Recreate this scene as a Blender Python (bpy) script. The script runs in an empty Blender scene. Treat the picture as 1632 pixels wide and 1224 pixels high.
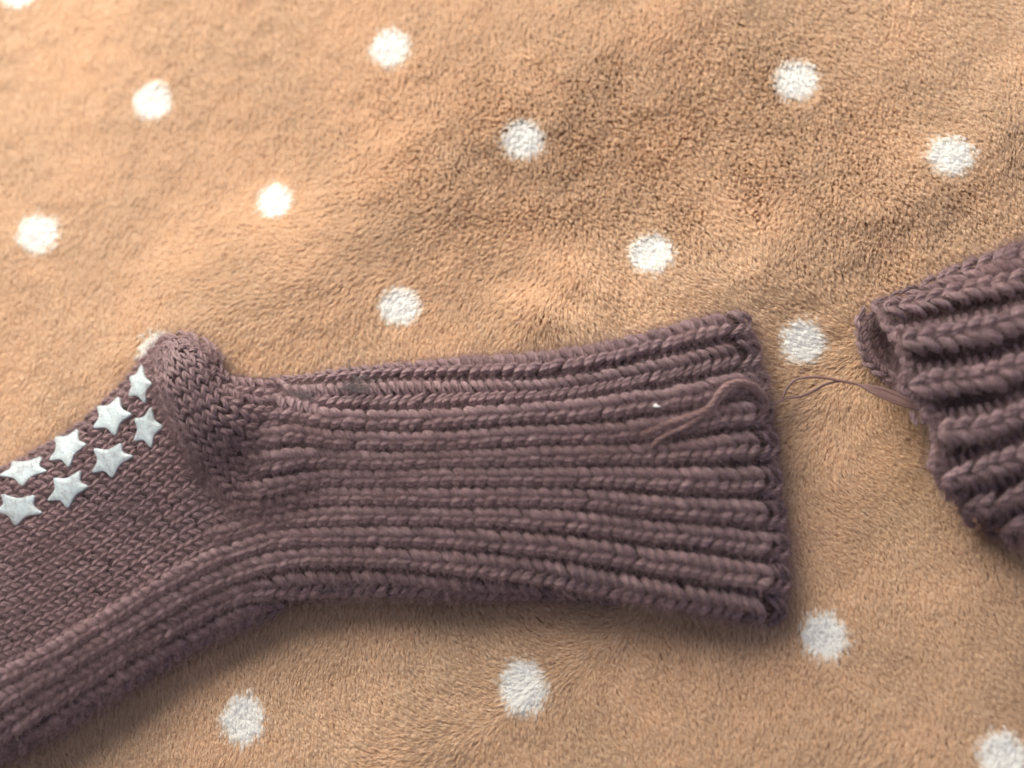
import bpy, math
import numpy as np
from mathutils import Matrix

rng = np.random.default_rng(7)
scene = bpy.context.scene
COL = scene.collection

# ------------------------------------------------------------------ camera
W, H = 1632.0, 1224.0                 # the photograph's own grid, used to take measurements
HFOV = math.radians(58)
DIST = 0.295
CDIR = np.array([0.10, -0.20, 1.0]); CDIR /= np.linalg.norm(CDIR)
CPOS = CDIR * DIST
FWD = -CDIR
RGT = np.cross(FWD, [0, 1, 0]); RGT /= np.linalg.norm(RGT)
UPV = np.cross(RGT, FWD)
cam_d = bpy.data.cameras.new('camera')
cam = bpy.data.objects.new('camera', cam_d); COL.objects.link(cam)
cam_d.sensor_width = 36; cam_d.angle = HFOV
cam_d.clip_start = 0.005; cam_d.clip_end = 50
m = Matrix.Identity(4)
for i in range(3):
    m[i][0], m[i][1], m[i][2], m[i][3] = RGT[i], UPV[i], -FWD[i], CPOS[i]
cam.matrix_world = m
cam_d.dof.use_dof = True
cam_d.dof.focus_distance = 0.284
cam_d.dof.aperture_fstop = 3.0
scene.camera = cam

# ------------------------------------------------------------------ light
world = bpy.data.worlds.new('World'); scene.world = world; world.use_nodes = True
bg = world.node_tree.nodes['Background']
bg.inputs[0].default_value = (0.84, 0.84, 1.0, 1); bg.inputs[1].default_value = 0.25

def area(name, loc, target, size, energy, color):
    l = bpy.data.lights.new(name, 'AREA'); l.shape = 'RECTANGLE'
    l.size, l.size_y = size; l.energy = energy; l.color = color
    o = bpy.data.objects.new(name, l); COL.objects.link(o)
    d = np.array(target, float) - np.array(loc, float)
    from mathutils import Vector
    o.location = loc
    o.rotation_euler = Vector(d).to_track_quat('-Z', 'Y').to_euler()
    return o
area('window_light', (-0.32, 0.56, 0.43), (-0.05, 0.02, 0), (0.62, 0.50), 18.6, (1.0, 0.925, 0.79))
area('room_light', (0.62, 0.10, 0.80), (0.05, 0, 0), (0.7, 0.7), 2.0, (0.76, 0.80, 1.0))

vs = scene.view_settings
vs.view_transform = 'Standard'; vs.look = 'None'; vs.exposure = 0; vs.gamma = 1
scene.render.engine = 'CYCLES'
try:
    scene.cycles_curves.shape = 'RIBBONS'
except Exception:
    pass
scene.cycles.pixel_filter_type = 'BLACKMAN_HARRIS'; scene.cycles.filter_width = 1.8
scene.cycles.max_bounces = 10
scene.cycles.diffuse_bounces = 6
scene.cycles.transmission_bounces = 6
scene.cycles.transparent_max_bounces = 8

# ------------------------------------------------------------------ geometry of the place
FPX = (W / 2) / math.tan(HFOV / 2)

def ray(px, py):
    px = np.asarray(px, float); py = np.asarray(py, float)
    d = FWD + ((px - W / 2) / FPX)[..., None] * RGT - ((py - H / 2) / FPX)[..., None] * UPV
    return d

def project(P):
    v = P - CPOS
    z = v @ FWD
    return W / 2 + FPX * (v @ RGT) / z, H / 2 - FPX * (v @ UPV) / z

def sstep(a, b, x):
    t = np.clip((x - a) / (b - a), 0, 1)
    return t * t * (3 - 2 * t)

def gauss(x, y, cx, cy, sx, sy, ang=0.0):
    c, s = math.cos(ang), math.sin(ang)
    u = (x - cx) * c + (y - cy) * s; v = -(x - cx) * s + (y - cy) * c
    return np.exp(-0.5 * ((u / sx) ** 2 + (v / sy) ** 2))

def flat(px, py):                      # rough plan position of a measured point
    d = ray(px, py); t = -CPOS[2] / d[..., 2]
    return CPOS + d * t[..., None]

def blanket_z(x, y):
    """gentle folds of the blanket lying on something soft"""
    z = 0.0030 * gauss(x, y, -0.02, 0.075, 0.16, 0.016, math.radians(32))
    z = z - 0.0008 * gauss(x, y, 0.05, 0.075, 0.15, 0.022, math.radians(35))
    z = z + 0.0040 * gauss(x, y, 0.135, 0.066, 0.075, 0.011, math.radians(29))
    z = z - 0.0045 * gauss(x, y, 0.105, -0.02, 0.03, 0.06, math.radians(-5))
    for bx_, by_, s1, s2, an, am in ((0.0165, 0.0205, 0.011, 0.0045, -25, 0.0030), (0.0235, 0.033, 0.009, 0.004, -40, 0.0026), (0.006, 0.021, 0.008, 0.005, 60, 0.0022)):
        z = z + am * gauss(x, y, bx_, by_, s1, s2, math.radians(an))
    z = z + 0.0016 * np.sin(x * 19 + y * 31 + 0.6) * np.sin(x * 11 - y * 17 + 1.1) 
    z = z + 0.0006 * np.sin(x * 47 - y * 38)
    return z

def on_blanket(px, py, h):
    d = ray(px, py)
    z = np.zeros(d.shape[:-1]) + h
    for _ in range(6):
        t = (z - CPOS[2]) / d[..., 2]
        P = CPOS + d * t[..., None]
        z = blanket_z(P[..., 0], P[..., 1]) + h
    t = (z - CPOS[2]) / d[..., 2]
    return CPOS + d * t[..., None]

# value noise on the plane
_tab = rng.random((256, 256))
def vnoise(x, y):
    xi = np.floor(x).astype(int); yi = np.floor(y).astype(int)
    fx = x - xi; fy = y - yi
    fx = fx * fx * (3 - 2 * fx); fy = fy * fy * (3 - 2 * fy)
    a = _tab[xi & 255, yi & 255]; b = _tab[(xi + 1) & 255, yi & 255]
    c = _tab[xi & 255, (yi + 1) & 255]; d = _tab[(xi + 1) & 255, (yi + 1) & 255]
    return (a * (1 - fx) + b * fx) * (1 - fy) + (c * (1 - fx) + d * fx) * fy

# ------------------------------------------------------------------ object helpers
def tag(o, label=None, cat=None, group=None, kind=None):
    if label: o['label'] = label
    if cat: o['category'] = cat
    if group: o['group'] = group
    if kind: o['kind'] = kind
    return o

def link(name, data, parent=None, mat=None):
    o = bpy.data.objects.new(name, data); COL.objects.link(o)
    if parent is not None: o.parent = parent
    if mat is not None: data.materials.append(mat)
    return o

def empty(name, loc):
    o = bpy.data.objects.new(name, None); COL.objects.link(o)
    o.location = loc; o.empty_display_size = 0.01
    return o

def mesh_quads(name, verts, quads, uv=None, tint=None, smooth=True, org=(0, 0, 0)):
    me = bpy.data.meshes.new(name)
    V = np.asarray(verts, np.float32) - np.asarray(org, np.float32)
    Q = np.asarray(quads, np.int32)
    me.vertices.add(len(V)); me.vertices.foreach_set('co', V.ravel())
    k = Q.shape[1]
    me.loops.add(Q.size); me.loops.foreach_set('vertex_index', Q.ravel())
    me.polygons.add(len(Q)); me.polygons.foreach_set('loop_start', np.arange(0, Q.size, k, dtype=np.int32))
    me.update(calc_edges=True)
    if smooth: me.polygons.foreach_set('use_smooth', np.ones(len(Q), bool))
    if uv is not None:
        a = me.attributes.new('yarn_uv', 'FLOAT2', 'CORNER')
        a.data.foreach_set('vector', np.asarray(uv, np.float32).ravel())
    if tint is not None:
        a = me.attributes.new('tint', 'FLOAT', 'POINT')
        a.data.foreach_set('value', np.asarray(tint, np.float32))
    me.validate(); me.update()
    return me

def curves_data(name, pts, rad, org=(0, 0, 0)):
    """pts (n, k, 3), rad (n, k)"""
    n, k, _ = pts.shape
    cd = bpy.data.hair_curves.new(name)
    cd.add_curves([k] * n)
    cd.attributes['position'].data.foreach_set('vector', (pts - np.asarray(org)).astype(np.float32).ravel())
    a = cd.attributes.get('radius') or cd.attributes.new('radius', 'FLOAT', 'POINT')
    a.data.foreach_set('value', rad.astype(np.float32).ravel())
    return cd

# ------------------------------------------------------------------ materials
def new_mat(name):
    mt = bpy.data.materials.new(name); mt.use_nodes = True
    nt = mt.node_tree; nt.nodes.clear()
    out = nt.nodes.new('ShaderNodeOutputMaterial')
    return mt, nt, out

def N(nt, t, **kw):
    n = nt.nodes.new(t)
    for k, v in kw.items(): setattr(n, k, v)
    return n

def hair_mat(name, c1, c2, transl=0.3, rough=0.55, spec=0.25, patch=None):
    mt, nt, out = new_mat(name)
    hi = N(nt, 'ShaderNodeHairInfo')
    mix = N(nt, 'ShaderNodeMix', data_type='RGBA')
    mix.inputs[6].default_value = (*c1, 1); mix.inputs[7].default_value = (*c2, 1)
    nt.links.new(hi.outputs['Random'], mix.inputs[0])
    col = mix.outputs[2]
    if patch:
        tc = N(nt, 'ShaderNodeTexCoord')
        nz = N(nt, 'ShaderNodeTexNoise'); nz.inputs['Scale'].default_value = patch[0]; nz.inputs['Detail'].default_value = 3
        nt.links.new(tc.outputs['Object'], nz.inputs['Vector'])
        mx = N(nt, 'ShaderNodeMix', data_type='RGBA'); mx.blend_type = 'MULTIPLY'
        mx.inputs[0].default_value = patch[1]
        rp = N(nt, 'ShaderNodeMapRange'); rp.inputs[1].default_value = 0.3; rp.inputs[2].default_value = 0.7
        rp.inputs[3].default_value = 0.8; rp.inputs[4].default_value = 1.15
        nt.links.new(nz.outputs['Fac'], rp.inputs[0])
        nt.links.new(col, mx.inputs[6]); nt.links.new(rp.outputs[0], mx.inputs[7])
        col = mx.outputs[2]
    p = N(nt, 'ShaderNodeBsdfPrincipled')
    p.inputs['Roughness'].default_value = rough
    p.inputs['Specular IOR Level'].default_value = spec
    nt.links.new(col, p.inputs['Base Color'])
    tr = N(nt, 'ShaderNodeBsdfTranslucent'); nt.links.new(col, tr.inputs['Color'])
    ms = N(nt, 'ShaderNodeMixShader'); ms.inputs[0].default_value = transl
    nt.links.new(p.outputs[0], ms.inputs[1]); nt.links.new(tr.outputs[0], ms.inputs[2])
    nt.links.new(ms.outputs[0], out.inputs[0])
    return mt

def yarn_mat(name, dark, light, warm, twist=0.5):
    mt, nt, out = new_mat(name)
    at = N(nt, 'ShaderNodeAttribute', attribute_name='tint')
    uv = N(nt, 'ShaderNodeAttribute', attribute_name='yarn_uv')
    mp = N(nt, 'ShaderNodeMapping'); mp.inputs['Scale'].default_value = (1, 1, 1)
    nt.links.new(uv.outputs['Vector'], mp.inputs['Vector'])
    # twisted plies: stripes running round the yarn as they run along it
    sx = N(nt, 'ShaderNodeSeparateXYZ'); nt.links.new(uv.outputs['Vector'], sx.inputs[0])
    a = N(nt, 'ShaderNodeMath', operation='MULTIPLY_ADD')      # u*k + v*2pi*n
    nt.links.new(sx.outputs['X'], a.inputs[0]); a.inputs[1].default_value = 2600.0
    b = N(nt, 'ShaderNodeMath', operation='MULTIPLY'); nt.links.new(sx.outputs['Y'], b.inputs[0]); b.inputs[1].default_value = 6.28318 * 4
    nt.links.new(b.outputs[0], a.inputs[2])
    s = N(nt, 'ShaderNodeMath', operation='SINE'); nt.links.new(a.outputs[0], s.inputs[0])
    # fibres
    tc = N(nt, 'ShaderNodeTexCoord')
    nz = N(nt, 'ShaderNodeTexNoise'); nz.inputs['Scale'].default_value = 2600; nz.inputs['Detail'].default_value = 3
    mp.inputs['Scale'].default_value = (420, 16, 1)
    of = N(nt, 'ShaderNodeMath', operation='MULTIPLY'); of.inputs[1].default_value = 37.0; nt.links.new(at.outputs['Fac'], of.inputs[0])
    cx_ = N(nt, 'ShaderNodeCombineXYZ'); nt.links.new(of.outputs[0], cx_.inputs['X']); nt.links.new(of.outputs[0], cx_.inputs['Z'])
    va = N(nt, 'ShaderNodeVectorMath', operation='ADD'); nt.links.new(mp.outputs[0], va.inputs[0]); nt.links.new(cx_.outputs[0], va.inputs[1])
    nz.inputs['Scale'].default_value = 1.0
    nt.links.new(va.outputs[0], nz.inputs['Vector'])
    nl = N(nt, 'ShaderNodeTexNoise'); nl.inputs['Scale'].default_value = 45; nl.inputs['Detail'].default_value = 4
    nt.links.new(tc.outputs['Object'], nl.inputs['Vector'])
    m1 = N(nt, 'ShaderNodeMix', data_type='RGBA'); m1.inputs[6].default_value = (*dark, 1); m1.inputs[7].default_value = (*light, 1)
    f = N(nt, 'ShaderNodeMath', operation='MULTIPLY_ADD')
    nt.links.new(nz.outputs['Fac'], f.inputs[0]); f.inputs[1].default_value = 1.15
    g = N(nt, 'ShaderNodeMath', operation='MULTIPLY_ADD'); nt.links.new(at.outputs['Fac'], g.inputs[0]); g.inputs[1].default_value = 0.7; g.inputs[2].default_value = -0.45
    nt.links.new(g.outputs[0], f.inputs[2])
    cl = N(nt, 'ShaderNodeClamp'); nt.links.new(f.outputs[0], cl.inputs[0])
    nt.links.new(cl.outputs[0], m1.inputs[0])
    m2 = N(nt, 'ShaderNodeMix', data_type='RGBA'); m2.inputs[7].default_value = (*warm, 1)
    nt.links.new(m1.outputs[2], m2.inputs[6])
    r2 = N(nt, 'ShaderNodeMapRange'); r2.inputs[1].default_value = 0.42; r2.inputs[2].default_value = 0.72; r2.inputs[3].default_value = 0.0; r2.inputs[4].default_value = 0.55
    nt.links.new(nl.outputs['Fac'], r2.inputs[0]); nt.links.new(r2.outputs[0], m2.inputs[0])
    hs = N(nt, 'ShaderNodeMath', operation='MULTIPLY_ADD'); nt.links.new(s.outputs[0], hs.inputs[0]); hs.inputs[1].default_value = twist
    nt.links.new(nz.outputs['Fac'], hs.inputs[2])
    bp = N(nt, 'ShaderNodeBump'); bp.inputs['Strength'].default_value = 0.9; bp.inputs['Distance'].default_value = 0.00040
    nt.links.new(hs.outputs[0], bp.inputs['Height'])
    p = N(nt, 'ShaderNodeBsdfPrincipled')
    p.inputs['Roughness'].default_value = 0.8; p.inputs['Specular IOR Level'].default_value = 0.22
    p.inputs['Sheen Weight'].default_value = 0.25; p.inputs['Sheen Roughness'].default_value = 0.5
    p.inputs['Sheen Tint'].default_value = (0.8, 0.7, 0.72, 1)
    nt.links.new(m2.outputs[2], p.inputs['Base Color']); nt.links.new(bp.outputs[0], p.inputs['Normal'])
    nt.links.new(p.outputs[0], out.inputs[0])
    return mt

def plain_mat(name, col, rough=0.8, spec=0.3, noise=None, coat=0, sss=0):
    mt, nt, out = new_mat(name)
    p = N(nt, 'ShaderNodeBsdfPrincipled')
    p.inputs['Base Color'].default_value = (*col, 1); p.inputs['Roughness'].default_value = rough
    p.inputs['Specular IOR Level'].default_value = spec
    p.inputs['Coat Weight'].default_value = coat; p.inputs['Coat Roughness'].default_value = 0.12
    if sss:
        p.inputs['Subsurface Weight'].default_value = sss; p.inputs['Subsurface Radius'].default_value = (1, 1, 1); p.inputs['Subsurface Scale'].default_value = 0.0006
    if noise:
        tc = N(nt, 'ShaderNodeTexCoord')
        nz = N(nt, 'ShaderNodeTexNoise'); nz.inputs['Scale'].default_value = noise[0]; nz.inputs['Detail'].default_value = 4
        nt.links.new(tc.outputs['Object'], nz.inputs['Vector'])
        mx = N(nt, 'ShaderNodeMix', data_type='RGBA')
        mx.inputs[6].default_value = (*[c * noise[1] for c in col], 1); mx.inputs[7].default_value = (*col, 1)
        nt.links.new(nz.outputs['Fac'], mx.inputs[0]); nt.links.new(mx.outputs[2], p.inputs['Base Color'])
        bp = N(nt, 'ShaderNodeBump'); bp.inputs['Strength'].default_value = noise[2]; bp.inputs['Distance'].default_value = 0.0005
        nt.links.new(nz.outputs['Fac'], bp.inputs['Height']); nt.links.new(bp.outputs[0], p.inputs['Normal'])
    nt.links.new(p.outputs[0], out.inputs[0])
    return mt

M_CLOTH = plain_mat('fleece_ground', (0.55, 0.34, 0.19), 0.9, 0.1, (900, 0.7, 0.4))
M_PILE = hair_mat('fleece_pile', (0.765, 0.562, 0.382), (0.86, 0.708, 0.560), 0.50, 0.42, 0.50, (28, 0.35))
M_WHITE = hair_mat('white_pile', (0.92, 0.915, 0.90), (0.95, 0.95, 0.945), 0.55, 0.5, 0.25)
M_YARN = yarn_mat('brown_yarn', (0.108, 0.072, 0.081), (0.298, 0.206, 0.229), (0.275, 0.172, 0.170))
M_BACK = plain_mat('yarn_ground', (0.085, 0.055, 0.054), 0.95, 0.05, (1400, 0.6, 0.6))
M_TAIL = yarn_mat('tail_yarn', (0.18, 0.108, 0.105), (0.33, 0.21, 0.205), (0.30, 0.18, 0.17), 0.3)
M_FUZZ = hair_mat('yarn_fuzz', (0.205, 0.138, 0.147), (0.35, 0.25, 0.263), 0.40, 0.5, 0.2)
M_THREAD = hair_mat('thread_fibre', (0.10, 0.055, 0.052), (0.23, 0.145, 0.145), 0.25, 0.4, 0.4)
M_STAR = plain_mat('grip_silicone', (0.39, 0.47, 0.51), 0.5, 0.5, None, 0.15, 0.3)
M_LINT = hair_mat('lint_fibre', (0.05, 0.05, 0.06), (0.13, 0.12, 0.13), 0.1, 0.5, 0.2)
M_FLECK = plain_mat('fleck', (0.85, 0.85, 0.84), 0.5, 0.4, (2000, 0.8, 0.4))

# ------------------------------------------------------------------ small curve tools
def smooth_poly(pts, n=240, it=2):
    """Catmull-Rom through the points, resampled evenly by length"""
    P = np.asarray(pts, float)
    A = np.vstack([2 * P[0] - P[1], P, 2 * P[-1] - P[-2]])
    out = []
    for i in range(len(P) - 1):
        p0, p1, p2, p3 = A[i], A[i + 1], A[i + 2], A[i + 3]
        t = np.linspace(0, 1, 24, endpoint=False)[:, None]
        out.append(0.5 * ((2 * p1) + (-p0 + p2) * t + (2 * p0 - 5 * p1 + 4 * p2 - p3) * t ** 2 + (-p0 + 3 * p1 - 3 * p2 + p3) * t ** 3))
    C = np.vstack(out + [P[-1:]])
    return resample(C, n)

def resample(C, n):
    s = np.r_[0, np.cumsum(np.linalg.norm(np.diff(C, axis=0), axis=1))]
    q = np.linspace(0, s[-1], n)
    return np.stack([np.interp(q, s, C[:, k]) for k in range(C.shape[1])], 1)

def gsmooth(a, k):
    w = np.exp(-0.5 * (np.arange(-3 * k, 3 * k + 1) / k) ** 2); w /= w.sum()
    return np.convolve(np.pad(a, 3 * k, mode='reflect', reflect_type='odd'), w, 'valid')

def fx(pts, xs, k=5):
    """smooth y(x) through measured points"""
    P = np.asarray(pts, float); P = P[np.argsort(P[:, 0])]
    return gsmooth(np.interp(xs, P[:, 0], P[:, 1]), k)

class Field:
    """height above the blanket over the measured grid"""
    def __init__(self, x0, y0, x1, y1, step):
        self.x0, self.y0, self.s = x0, y0, step
        self.xs = np.arange(x0, x1 + step, step, dtype=float); self.ys = np.arange(y0, y1 + step, step, dtype=float)
        self.X, self.Y = np.meshgrid(self.xs, self.ys)
    def sdf(self, poly):
        P = np.asarray(poly, float); Q = np.roll(P, -1, axis=0)
        d = np.full(self.X.shape, 1e9); ins = np.zeros(self.X.shape, bool)
        for (ax, ay), (bx, by) in zip(P, Q):
            ex, ey = bx - ax, by - ay
            t = np.clip(((self.X - ax) * ex + (self.Y - ay) * ey) / (ex * ex + ey * ey + 1e-9), 0, 1)
            d = np.minimum(d, np.hypot(self.X - ax - t * ex, self.Y - ay - t * ey))
            if ay != by:
                c = ((ay > self.Y) != (by > self.Y)) & (self.X < (bx - ax) * (self.Y - ay) / (by - ay) + ax)
                ins ^= c
        return np.where(ins, d, -d)
    def dist_line(self, pts):
        P = np.asarray(pts, float); d = np.full(self.X.shape, 1e9)
        for (ax, ay), (bx, by) in zip(P[:-1], P[1:]):
            ex, ey = bx - ax, by - ay
            t = np.clip(((self.X - ax) * ex + (self.Y - ay) * ey) / (ex * ex + ey * ey), 0, 1)
            d = np.minimum(d, np.hypot(self.X - ax - t * ex, self.Y - ay - t * ey))
        return d
    def blur(self, A, k):
        for ax in (0, 1):
            A = np.apply_along_axis(lambda r: np.convolve(np.pad(r, 3 * k, mode='edge'), self._w(k), 'valid'), ax, A)
        return A
    def _w(self, k):
        w = np.exp(-0.5 * (np.arange(-3 * k, 3 * k + 1) / k) ** 2); return w / w.sum()
    def sample(self, A, x, y):
        gx = np.clip((np.asarray(x) - self.x0) / self.s, 0, len(self.xs) - 1.001); gy = np.clip((np.asarray(y) - self.y0) / self.s, 0, len(self.ys) - 1.001)
        i = gx.astype(int); j = gy.astype(int); u = gx - i; v = gy - j
        return (A[j, i] * (1 - u) + A[j, i + 1] * u) * (1 - v) + (A[j + 1, i] * (1 - u) + A[j + 1, i + 1] * u) * v

def pillow(d, R):
    return np.sqrt(np.clip(1 - (1 - np.clip(d / R, 0, 1)) ** 2, 0, 1))

def surf(F, Z, px, py, e=3.0):
    """point on a sock's skin and its normal"""
    q = on_blanket(px, py, F.sample(Z, px, py))
    qx = on_blanket(px + e, py, F.sample(Z, px + e, py)); qx2 = on_blanket(px - e, py, F.sample(Z, px - e, py))
    qy = on_blanket(px, py + e, F.sample(Z, px, py + e)); qy2 = on_blanket(px, py - e, F.sample(Z, px, py - e))
    n = np.cross(qy - qy2, qx - qx2)
    n /= np.linalg.norm(n, axis=-1, keepdims=True) + 1e-12
    return q, n

# ------------------------------------------------------------------ yarn
FUZZ_SRC = {}
class Yarn:
    """collects short pieces of yarn and joins them into one mesh"""
    def __init__(self): self.V, self.Q, self.UV, self.T, self.n = [], [], [], [], 0; self.src = []
    def tubes(self, C, Nn, R, tint, K=10, flat=0.92, ply=0.10):
        """C (n,m,3) centre lines, Nn (n,m,3) outward, R (n,m) radii"""
        n, mm, _ = C.shape
        T = np.gradient(C, axis=1); T /= np.linalg.norm(T, axis=-1, keepdims=True) + 1e-12
        B = np.cross(T, Nn); B /= np.linalg.norm(B, axis=-1, keepdims=True) + 1e-12
        N2 = np.cross(B, T)
        th = np.arange(K) * 2 * math.pi / K
        s = np.concatenate([np.zeros((n, 1)), np.cumsum(np.linalg.norm(np.diff(C, axis=1), axis=-1), 1)], 1)
        lob = 1 + ply * np.cos(3 * (th[None, None, :] - (s / (R.max(axis=1, keepdims=True) + 1e-9))[:, :, None] * 0.62 + (np.asarray(tint)[:, None, None] * 6)))
        V = C[:, :, None, :] + (R[:, :, None] * lob)[..., None] * (np.cos(th)[None, None, :, None] * B[:, :, None, :] + flat * np.sin(th)[None, None, :, None] * N2[:, :, None, :])
        idx = (np.arange(n * mm * K).reshape(n, mm, K)) + self.n
        a = idx[:, :-1, :]; b = idx[:, 1:, :]
        q = np.stack([a, np.roll(a, -1, 2), np.roll(b, -1, 2), b], -1).reshape(-1, 4)
        u0 = np.broadcast_to(s[:, :-1, None], (n, mm - 1, K)); u1 = np.broadcast_to(s[:, 1:, None], (n, mm - 1, K))
        v0 = np.broadcast_to(np.arange(K) / K, (n, mm - 1, K)); v1 = v0 + 1.0 / K
        uv = np.stack([np.stack([u0, v0], -1), np.stack([u0, v1], -1), np.stack([u1, v1], -1), np.stack([u1, v0], -1)], 3).reshape(-1, 2)
        self.V.append(V.reshape(-1, 3)); self.Q.append(q); self.UV.append(uv)
        self.T.append(np.repeat(np.asarray(tint), mm * K)); self.n += n * mm * K
        self.src.append((C[:, 1:-1].reshape(-1, 3), Nn[:, 1:-1].reshape(-1, 3), T[:, 1:-1].reshape(-1, 3), R[:, 1:-1].ravel()))
    def build(self, name, mat, parent, pool=None):
        org = np.array(parent.location) if parent is not None else np.zeros(3)
        me = mesh_quads(name, np.vstack(self.V), np.vstack(self.Q), np.vstack(self.UV), np.concatenate(self.T), True, org)
        if pool is not None: pool.extend(self.src)
        return link(name, me, parent, mat)

def wale(Y, F, Z, cx, cy, wd, L, A, flip=False, rs=0.42, seed=0, M=9, wob=0.75, outer=0.42, taper=0, inner=0.0, spn=1.30):
    """a column of V stitches along a measured centre line (cx, cy) of width wd (all in photo pixels)"""
    C = np.stack([cx, cy], 1)
    s = np.r_[0, np.cumsum(np.linalg.norm(np.diff(C, axis=0), axis=1))]
    tx = np.gradient(cx, s); ty = np.gradient(cy, s); tl = np.hypot(tx, ty); tx /= tl; ty /= tl
    n = max(2, int(s[-1] / L)); L = s[-1] / n
    r = np.random.default_rng(seed)
    v0 = (np.arange(n) + r.normal(0, 0.06 * wob, n)) * L
    v0 = v0 + 0.10 * L * np.sin(np.arange(n) * r.uniform(0.5, 0.9) + r.uniform(0, 6)) * wob
    w = np.linspace(0, 1, M)
    for side in (-1, 1):
        j = r.normal(0, 0.025 * wob, n)[:, None]
        ww = w[None, :] + 0 * j
        span = spn + r.normal(0, 0.07 * wob, n)[:, None]
        if flip: vv = v0[:, None] + (1.1 - span * ww) * L
        else: vv = v0[:, None] + (-0.1 + span * ww) * L
        vv = vv + r.normal(0, 0.07 * wob, n)[:, None] * L
        ease = ww ** 1.15
        t = side * (outer * (1 - ease) + inner * ease + 0.035 * np.sin(math.pi * ww)) + j
        vv = np.clip(vv, 0, s[-1])
        X = np.interp(vv, s, cx); Yc = np.interp(vv, s, cy); W_ = np.interp(vv, s, wd)
        TX = np.interp(vv, s, tx); TY = np.interp(vv, s, ty)
        px = X - TY * t * W_; py = Yc + TX * t * W_
        q, nn = surf(F, Z, px, py)
        scale = (np.linalg.norm(q - CPOS, axis=-1) / FPX)
        Lm = np.minimum(L, W_ * 0.62) * scale
        rad = rs * Lm * (0.50 + 0.50 * np.sin(math.pi * np.clip(ww * 0.9 + 0.05, 0, 1)) ** 0.8) * (1 + r.normal(0, 0.08 * wob, n)[:, None])
        prof = np.sqrt(np.clip(1 - (np.abs(t) / (outer + 0.06)) ** 2, 0.02, 1))
        am = A * (np.clip(vv / taper, 0.2, 1) if taper else 1.0)
        rm_ = rs * Lm
        h = am * prof + 0.45 * rm_ * np.sin(math.pi * ww) - 0.55 * rm_ * np.clip((ww - 0.6) / 0.4, 0, 1) - 0.9 * rm_ * np.clip((0.25 - ww) / 0.25, 0, 1)
        h = h + r.normal(0, 0.10 * wob, n)[:, None] * rm_
        pale = 0.75 * gauss(px[:, 4], py[:, 4], 570, 625, 190, 32) + 0.60 * gauss(px[:, 4], py[:, 4], 305, 595, 80, 70)  # paler yarn tint along the upper leg and around the heel tip
        Y.tubes(q + nn * h[..., None], nn, rad, np.clip(0.5 + pale + r.normal(0, 0.20, n), 0, 1.5))

def bars(Y, F, Z, gx, gy, wd, L, depth, seed=0):
    """cross strands in the furrow between two ribs"""
    C = np.stack([gx, gy], 1); s = np.r_[0, np.cumsum(np.linalg.norm(np.diff(C, axis=0), axis=1))]
    n = max(2, int(s[-1] / L)); r = np.random.default_rng(seed)
    v = (np.arange(n) + 0.5 + r.normal(0, 0.1, n)) * s[-1] / n
    tx = np.gradient(gx, s); ty = np.gradient(gy, s); tl = np.hypot(tx, ty); tx /= tl; ty /= tl
    w = np.linspace(-1, 1, 5)[None, :]
    X = np.interp(v, s, gx)[:, None]; Yc = np.interp(v, s, gy)[:, None]
    TX = np.interp(v, s, tx)[:, None]; TY = np.interp(v, s, ty)[:, None]
    sk = r.normal(0.25, 0.2, n)[:, None]
    px = X - TY * w * wd * 0.5 + TX * w * sk * wd * 0.4; py = Yc + TX * w * wd * 0.5 + TY * w * sk * wd * 0.4
    q, nn = surf(F, Z, px, py)
    sc = np.linalg.norm(q - CPOS, axis=-1) / FPX
    rad = 0.30 * L * sc * (1 - 0.25 * np.abs(w)) 
    h = depth + 0.0006 * (1 - w ** 2) * 0
    Y.tubes(q + nn * (h + 0 * rad)[..., None], nn, rad, np.clip(0.4 + r.normal(0, 0.2, n), 0, 1), 6)

def strand(Y, P3, R, n=None, tint=0.5, K=8, flat=1.0):
    """one long piece of yarn through 3-D points"""
    C = smooth_poly(P3, n or 60)[None]
    up = np.zeros_like(C); up[..., 2] = 1
    Y.tubes(C, up, np.broadcast_to(np.asarray(R, float), C.shape[:2]).copy(), [tint], 12, flat, 0.07)

def cloth_sheet(F, Z, mask, off, step, parent, name, mat):
    """the knitted ground behind the stitches: a closed skin over the sock's height"""
    xs = F.xs[::step]; ys = F.ys[::step]
    X, Yv = np.meshgrid(xs, ys)
    mk = F.sample(mask, X, Yv) > 0
    z = np.maximum(F.sample(Z, X, Yv) - off, 0.0008)
    P = on_blanket(X, Yv, z)
    idx = np.arange(X.size).reshape(X.shape)
    ok = mk[:-1, :-1] & mk[1:, :-1] & mk[:-1, 1:] & mk[1:, 1:]
    q = np.stack([idx[:-1, :-1], idx[1:, :-1], idx[1:, 1:], idx[:-1, 1:]], -1)[ok]
    used, inv = np.unique(q, return_inverse=True)
    me = mesh_quads(name, P.reshape(-1, 3)[used], inv.reshape(-1, 4), None, None, True, np.array(parent.location))
    return link(name, me, parent, mat)

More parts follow.
